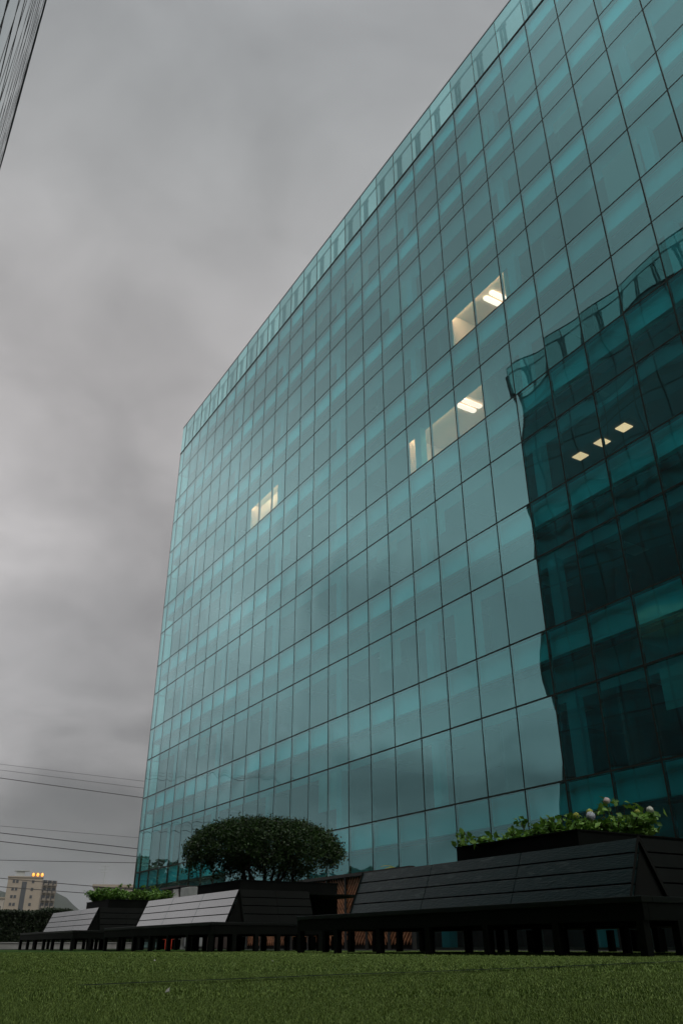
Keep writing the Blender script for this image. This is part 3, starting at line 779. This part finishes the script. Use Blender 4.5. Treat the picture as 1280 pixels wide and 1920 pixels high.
# small yellowish plant peeping over the nearest backrest
s_, q, z = on_q(745, 1622, 2.2)
yp = empty('potted_palm', WP(s_, q), 0, label='small yellow green palm showing above the nearest backrest', cat='plant')
MB().lathe([(.20, 0), (.27, .45), (.29, .47), (.26, .48)], 16).build('pot', M['dark_frame'], yp)
MB().tube([(0, 0, .4), (.01, 0, 1.0), (0, .01, z - .12)], [.035, .028, .02], 7).build('trunk', M['bark'], yp)
pt = []; 
for i in range(11):
    a = i / 11 * 6.28 + random.uniform(-.2, .2); l = random.uniform(.35, .55); tilt = random.uniform(.1, .5); prev = None; mb = MB(); n = 7
    for k in range(n + 1):
        t = k / n; r_ = l * t; zz = z - .12 + tilt * l * t * 1.6 - .55 * l * t * t; wd = .045 * math.sin(math.pi * min(1, .12 + t * .9)) + .002
        c_, s2 = math.cos(a), math.sin(a); mb.v += [(r_*c_ - s2*wd, r_*s2 + c_*wd, zz - .012), (r_*c_, r_*s2, zz), (r_*c_ + s2*wd, r_*s2 - c_*wd, zz - .012)]
    for k in range(n): b_ = k * 3; mb.f += [(b_, b_+1, b_+4, b_+3), (b_+1, b_+2, b_+5, b_+4)]
    mb.build('frond', M['leaf_yellow'], yp)

# ------------------------------------------------------------------ left: low wall, hedge, far buildings
def polar(az, D, z=0): return Vector((D * math.cos(R(az)), D * math.sin(R(az)), z))
M['wallc'] = mat('pale_concrete', (.34, .34, .32), .85, var=.2, vscale=2, bump=.1)
lw0, lw1 = polar(118, 42), polar(98, 50)
dv = (lw1 - lw0); lwa = math.atan2(dv.y, dv.x)
lw = empty('low_wall', lw0, lwa, label='low pale concrete wall running along the foot of the hedge', cat='wall')
MB().box(0, 0, 0, dv.length, .3, .235).build('wall', M['wallc'], lw)
MB().box(0, -.03, .237, dv.length, .33, .27).build('coping', M['wallc'], lw, bevel=.008)
hr = empty('hedge', lw0, lwa, label='long dark clipped hedge above the low wall at the left', cat='hedge')
n = 60000; Lh = dv.length
x = rng.uniform(0, Lh, n); y = .45 + np.abs(rng.normal(0, .12, n)); z = rng.uniform(.1, 1, n)
top = 1.55 + .08 * np.sin(x * .9) + .05 * np.sin(x * 2.3) + .04 * rng.normal(size=n)
tp = rng.random(n) < .25; y[tp] = rng.uniform(.4, 1.5, tp.sum()); z = np.where(tp, 1 - np.abs(rng.normal(0, .02, n)), z)
v, f = leaves(np.stack([x, y, z * top], 1), .11, up=.1, aspect=.7)
raw('foliage', v, f, M['leaf_hedge'], hr)
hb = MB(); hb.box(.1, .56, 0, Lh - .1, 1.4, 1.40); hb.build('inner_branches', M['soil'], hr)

M['tower'] = mat('tower_render', (.25, .215, .17), .9, var=.06, vscale=.3); M['tower_dark'] = mat('tower_window', (.05, .055, .06), .25)
M['tower_side'] = mat('tower_balcony', (.20, .175, .145), .9, var=.1)
def tower():
    D = 420; p = polar(108.75, D); fa = R(108.75 - 90)
    Hh = D * .0655
    root = empty('apartment_tower', p, fa, label='beige apartment tower with balconies far off at the left, orange lamps on its roof', cat='building')
    # front faces the camera; flank turned to the right
    w0 = 14.5
    MB().box(-w0, 0, 0, 0, 11, Hh).build('wall', M['tower'], root)
    MB().box(-w0 * .58, -.15, 0, -w0 * .44, -.01, Hh * .94).build('stair_window', M['tower_dark'], root)
    fl = 9; fh = Hh / fl
    for i in range(2, fl):
        for xx in (-w0 * .86, -w0 * .76, -w0 * .30):
            MB().box(xx, -.12, i * fh + .8, xx + 1.05, -.01, i * fh + 2.0).build('window', M['tower_dark'], root)
    bal = MB()
    # flank: a face angled away, with balconies
    fx = 6.5
    body = MB(); body.v = [(0.01, 0, 0), (fx, 5, 0), (fx, 12, 0), (0.01, 11, 0), (0.01, 0, Hh * .97), (fx, 5, Hh * .97), (fx, 12, Hh * .97), (0.01, 11, Hh * .97)]
    body.f = [(0,3,2,1),(4,5,6,7),(0,1,5,4),(1,2,6,5),(2,3,7,6),(3,0,4,7)]; body.build('flank', M['tower_side'], root)
    for i in range(2, fl):
        for k in range(3):
            u0, u1 = .08 + k * .31, .08 + k * .31 + .22
            a = Vector((fx * u0, 5 * u0, 0)); b_ = Vector((fx * u1, 5 * u1, 0)); nn = Vector((5, -fx, 0)).normalized()
            zz = i * fh
            q = [a + nn * .06 + Vector((0,0,zz+.3)), b_ + nn * .06 + Vector((0,0,zz+.3)), b_ + nn * .06 + Vector((0,0,zz+2.2)), a + nn * .06 + Vector((0,0,zz+2.2))]
            MB().slab(*q, .1).build('balcony_opening', M['tower_dark'], root)
            q = [a + nn * .9 + Vector((0,0,zz)), b_ + nn * .9 + Vector((0,0,zz)), b_ + nn * .9 + Vector((0,0,zz+.9)), a + nn * .9 + Vector((0,0,zz+.9))]
            m_ = MB().slab(*q, .12); m_.slab(a + Vector((0,0,zz)), b_ + Vector((0,0,zz)), b_ + nn * .88 + Vector((0,0,zz)), a + nn * .88 + Vector((0,0,zz)), .12)
            m_.build('balcony', M['tower_side'], root)
    MB().box(-w0 - .3, -.3, Hh + .002, .3, 11.3, Hh + .5).build('roof_edge', M['tower'], root)
    MB().box(-11.5, 3, Hh + .502, -8, 6, Hh + 2.8).build('roof_house', M['grey'], root)
    MB().box(-12.5, 2.5, Hh + 2.805, -6, 6.5, Hh + 3.1).build('roof_canopy', M['grey'], root)
    MB().box(-5, 2, Hh + .502, -.5, 5, Hh + 2.2).build('roof_house', M['tower'], root)
    m = mat('orange_lamp', (1, .5, .1), .5, emit=(1, .38, .06), estr=1.2)
    for k in range(3): MB().lathe([(.3, 0), (.55, .4), (.55, 1.0), (.2, 1.5)], 10, (-4.2 + k * 1.9, 1.2, Hh + .55)).build('roof_lamp', m, root, smooth=True)
tower()
def block(name, az0, az1, D, h, label, winrows, antenna=False):
    a, b_ = polar(az0, D), polar(az1, D); d = b_ - a; an = math.atan2(d.y, d.x)
    r = empty(name, a, an, label=label, cat='building'); w_ = d.length
    MB().box(0, 0, 0, w_, 12, h).build('wall', M['white2'], r)
    MB().box(-.3, -.4, h + .002, w_ + .3, 12.2, h + .5).build('roof_edge', M['tower'], r)
    for z_ in winrows:
        for x0, x1 in ((.1, .55), (.62, .95)): MB().box(w_ * x0, -.1, z_, w_ * x1, -.01, z_ + 1.9).build('window_band', M['tower_dark'], r)
    if antenna:
        m_ = MB().tube([(1.6, 2, h + .5), (1.6, 2, h + 4.2)], .06, 5)
        for zz, l in ((4.0, .9), (3.4, 1.2), (2.8, .7)): m_.tube([(1.6 - l, 2, h + zz), (1.6 + l, 2, h + zz)], .04, 4)
        m_.build('antenna', M['grey'], r)
M['white2'] = mat('cream_render', (.30, .27, .235), .9, var=.06, vscale=.2)
block('low_building', 105.65, 99.5, 180, 180 * .0575, 'low cream building with dark window bands, antenna on its roof, beside the glass block', (7.0, 3.6), True)
block('distant_block', 113.2, 110.75, 380, 380 * .045, 'sliver of a pale distant block at the left edge of the view', (12.5, 9, 5.5))

# trees across the street, hidden from the camera by the block but mirrored in the glass
def tree(az, D, h, lb):
    v0 = polar(az, D); k = (v0.x * NX.x + v0.y * NX.y - OFF); p = v0 - 2 * k * Vector((NX.x, NX.y, 0)); p.z = 0
    root = empty('street_tree', p, random.uniform(0, 6), label=lb, cat='tree', group='street trees mirrored in the glass')
    tr = MB().tube([(0, 0, 0), (.1, 0, h*.25), (0, .1, h*.5)], [.28, .22, .12], 8)
    for i in range(6):
        a = i * 1.05; tr.tube([(.05, 0, h*(.3+.03*i)), (h*.14*math.cos(a), h*.14*math.sin(a), h*.5), (h*.25*math.cos(a), h*.25*math.sin(a), h*.68)], [.12, .08, .03], 6)
    tr.build('trunk', M['bark'], root)
    cl = []
    for i in range(14):
        a = random.uniform(0, 6.28); r_ = h * .30 * math.sqrt(random.random()); c = np.array((r_*math.cos(a), r_*math.sin(a), h * random.uniform(.48, .86))); rad = h * random.uniform(.10, .17)
        d = rng.normal(size=(260, 3)); d /= np.linalg.norm(d, axis=1)[:, None]; cl.append(c + d * rad * rng.uniform(.6, 1.05, (260, 1)) * np.array((1, 1, .8)))
    v, f = leaves(np.concatenate(cl), .5, up=.2, aspect=.7); raw('crown', v, f, M['leaf_tree'], root)
for az, D, h, lb in [(104.0, 112, 11.5, 'street tree mirrored at the left edge of the glass, leftmost crown'), (102.2, 115, 11.0, 'street tree mirrored low in the glass, second crown from the left'),
                 (100.3, 113, 10.2, 'street tree mirrored low in the glass, left of the round shrub'), (98.4, 116, 9.6, 'street tree mirrored in the glass just behind the left side of the round shrub'),
                 (88.6, 105, 9.2, 'street tree mirrored as a low dome right of the round shrub'), (86.9, 108, 9.5, 'street tree mirrored as a low dome above the slat fence'),
                 (91.2, 112, 9.0, 'street tree mirrored at the right edge of the round shrub')]:
    tree(az, D, h, lb)

# power lines
def wire(y0, y1, D0, D1, r, lb, i):
    c, s = math.cos(TH), math.sin(TH)
    def pt(x, y, D):
        d = Vector(((x - 640), 1508.7 * c - (960 - y) * s, 1508.7 * s + (960 - y) * c)); return d * (D / math.hypot(d.x, d.y)) + Vector((0, 0, CAMH))
    a, b_ = pt(0, y0, D0), pt(262, y1, D1); dd = (b_ - a); pts = []
    for k in range(41):
        t = -6 + 11 * k / 40; p = a + dd * t
        p.z = a.z + dd.z * t + (t * (t - 1)) * .045
        pts.append(p)
    o = MB().tube(pts, r, 5).build('power_line', M['cable'], smooth=True); return tag(o, lb, 'power line', 'power lines crossing the sky at the left')
M['cable'] = mat('cable', (.02, .02, .02), .6)
ordn = ['topmost faint power line at the left', 'second power line from the top, faint, close under the first', 'third power line from the top, darker, sloping down to the glass block', 'fourth power line from the top, thin and faint',
        'fifth power line from the top, dark, sloping', 'sixth power line from the top, dark, above the nearly level one', 'nearly level power line above the apartment tower roof', 'power line crossing the top of the apartment tower', 'lowest power line, crossing the apartment tower']
for i, (y0, y1, r, D) in enumerate([(1431, 1463, .018, 112), (1442, 1476, .020, 112), (1457, 1494, .040, 110), (1547, 1570, .020, 118), (1560, 1591, .042, 104), (1576, 1606, .042, 104), (1611, 1617, .036, 120), (1645, 1668, .034, 98), (1661, 1681, .034, 98)]):
    wire(y0, y1, D, D - 8, r, ordn[i], i)

# hills
def hills():
    mb = MB(); n = 220; rows = 10
    for j in range(rows + 1):
        for i in range(n + 1):
            az = 62 + (170 - 62) * i / n; D = 2300 + j * 90
            prof = .040 + .034 * math.exp(-((az - 110) / 6) ** 2) + .012 * math.sin(az * .21 + 1.0) + .009 * math.sin(az * .63 + 2) + .004 * math.sin(az * 1.7) + .002 * math.sin(az * 4.3)
            up = math.sin(math.pi / 2 * min(1, j / 8)) if j <= 8 else 1 - (j - 8) * .1
            p = polar(az, D); mb.v.append((p.x, p.y, 2300 * prof * up + random.uniform(-2, 2) * (j > 0) - (2 if j == 0 else 0)))
    for j in range(rows):
        for i in range(n): a = j * (n+1) + i; mb.f.append((a, a+1, a+n+2, a+n+1))
    return tag(mb.build('hills', M['forest'], smooth=True), kind='structure')
hills()

# the damp air
HAZE = True
if HAZE:
    hm = bpy.data.materials.new('haze'); hm.use_nodes = True; t = hm.node_tree
    for x in list(t.nodes): t.nodes.remove(x)
    o = t.nodes.new('ShaderNodeOutputMaterial'); pv = t.nodes.new('ShaderNodeVolumePrincipled'); pv.inputs['Density'].default_value = .00009; pv.inputs['Color'].default_value = (.9, .93, .95, 1); pv.inputs['Anisotropy'].default_value = .2
    t.links.new(pv.outputs[0], o.inputs['Volume'])
    hz = MB().box(-5500, -5500, -5, 5500, 6500, 420).build('haze', hm); tag(hz, kind='stuff')
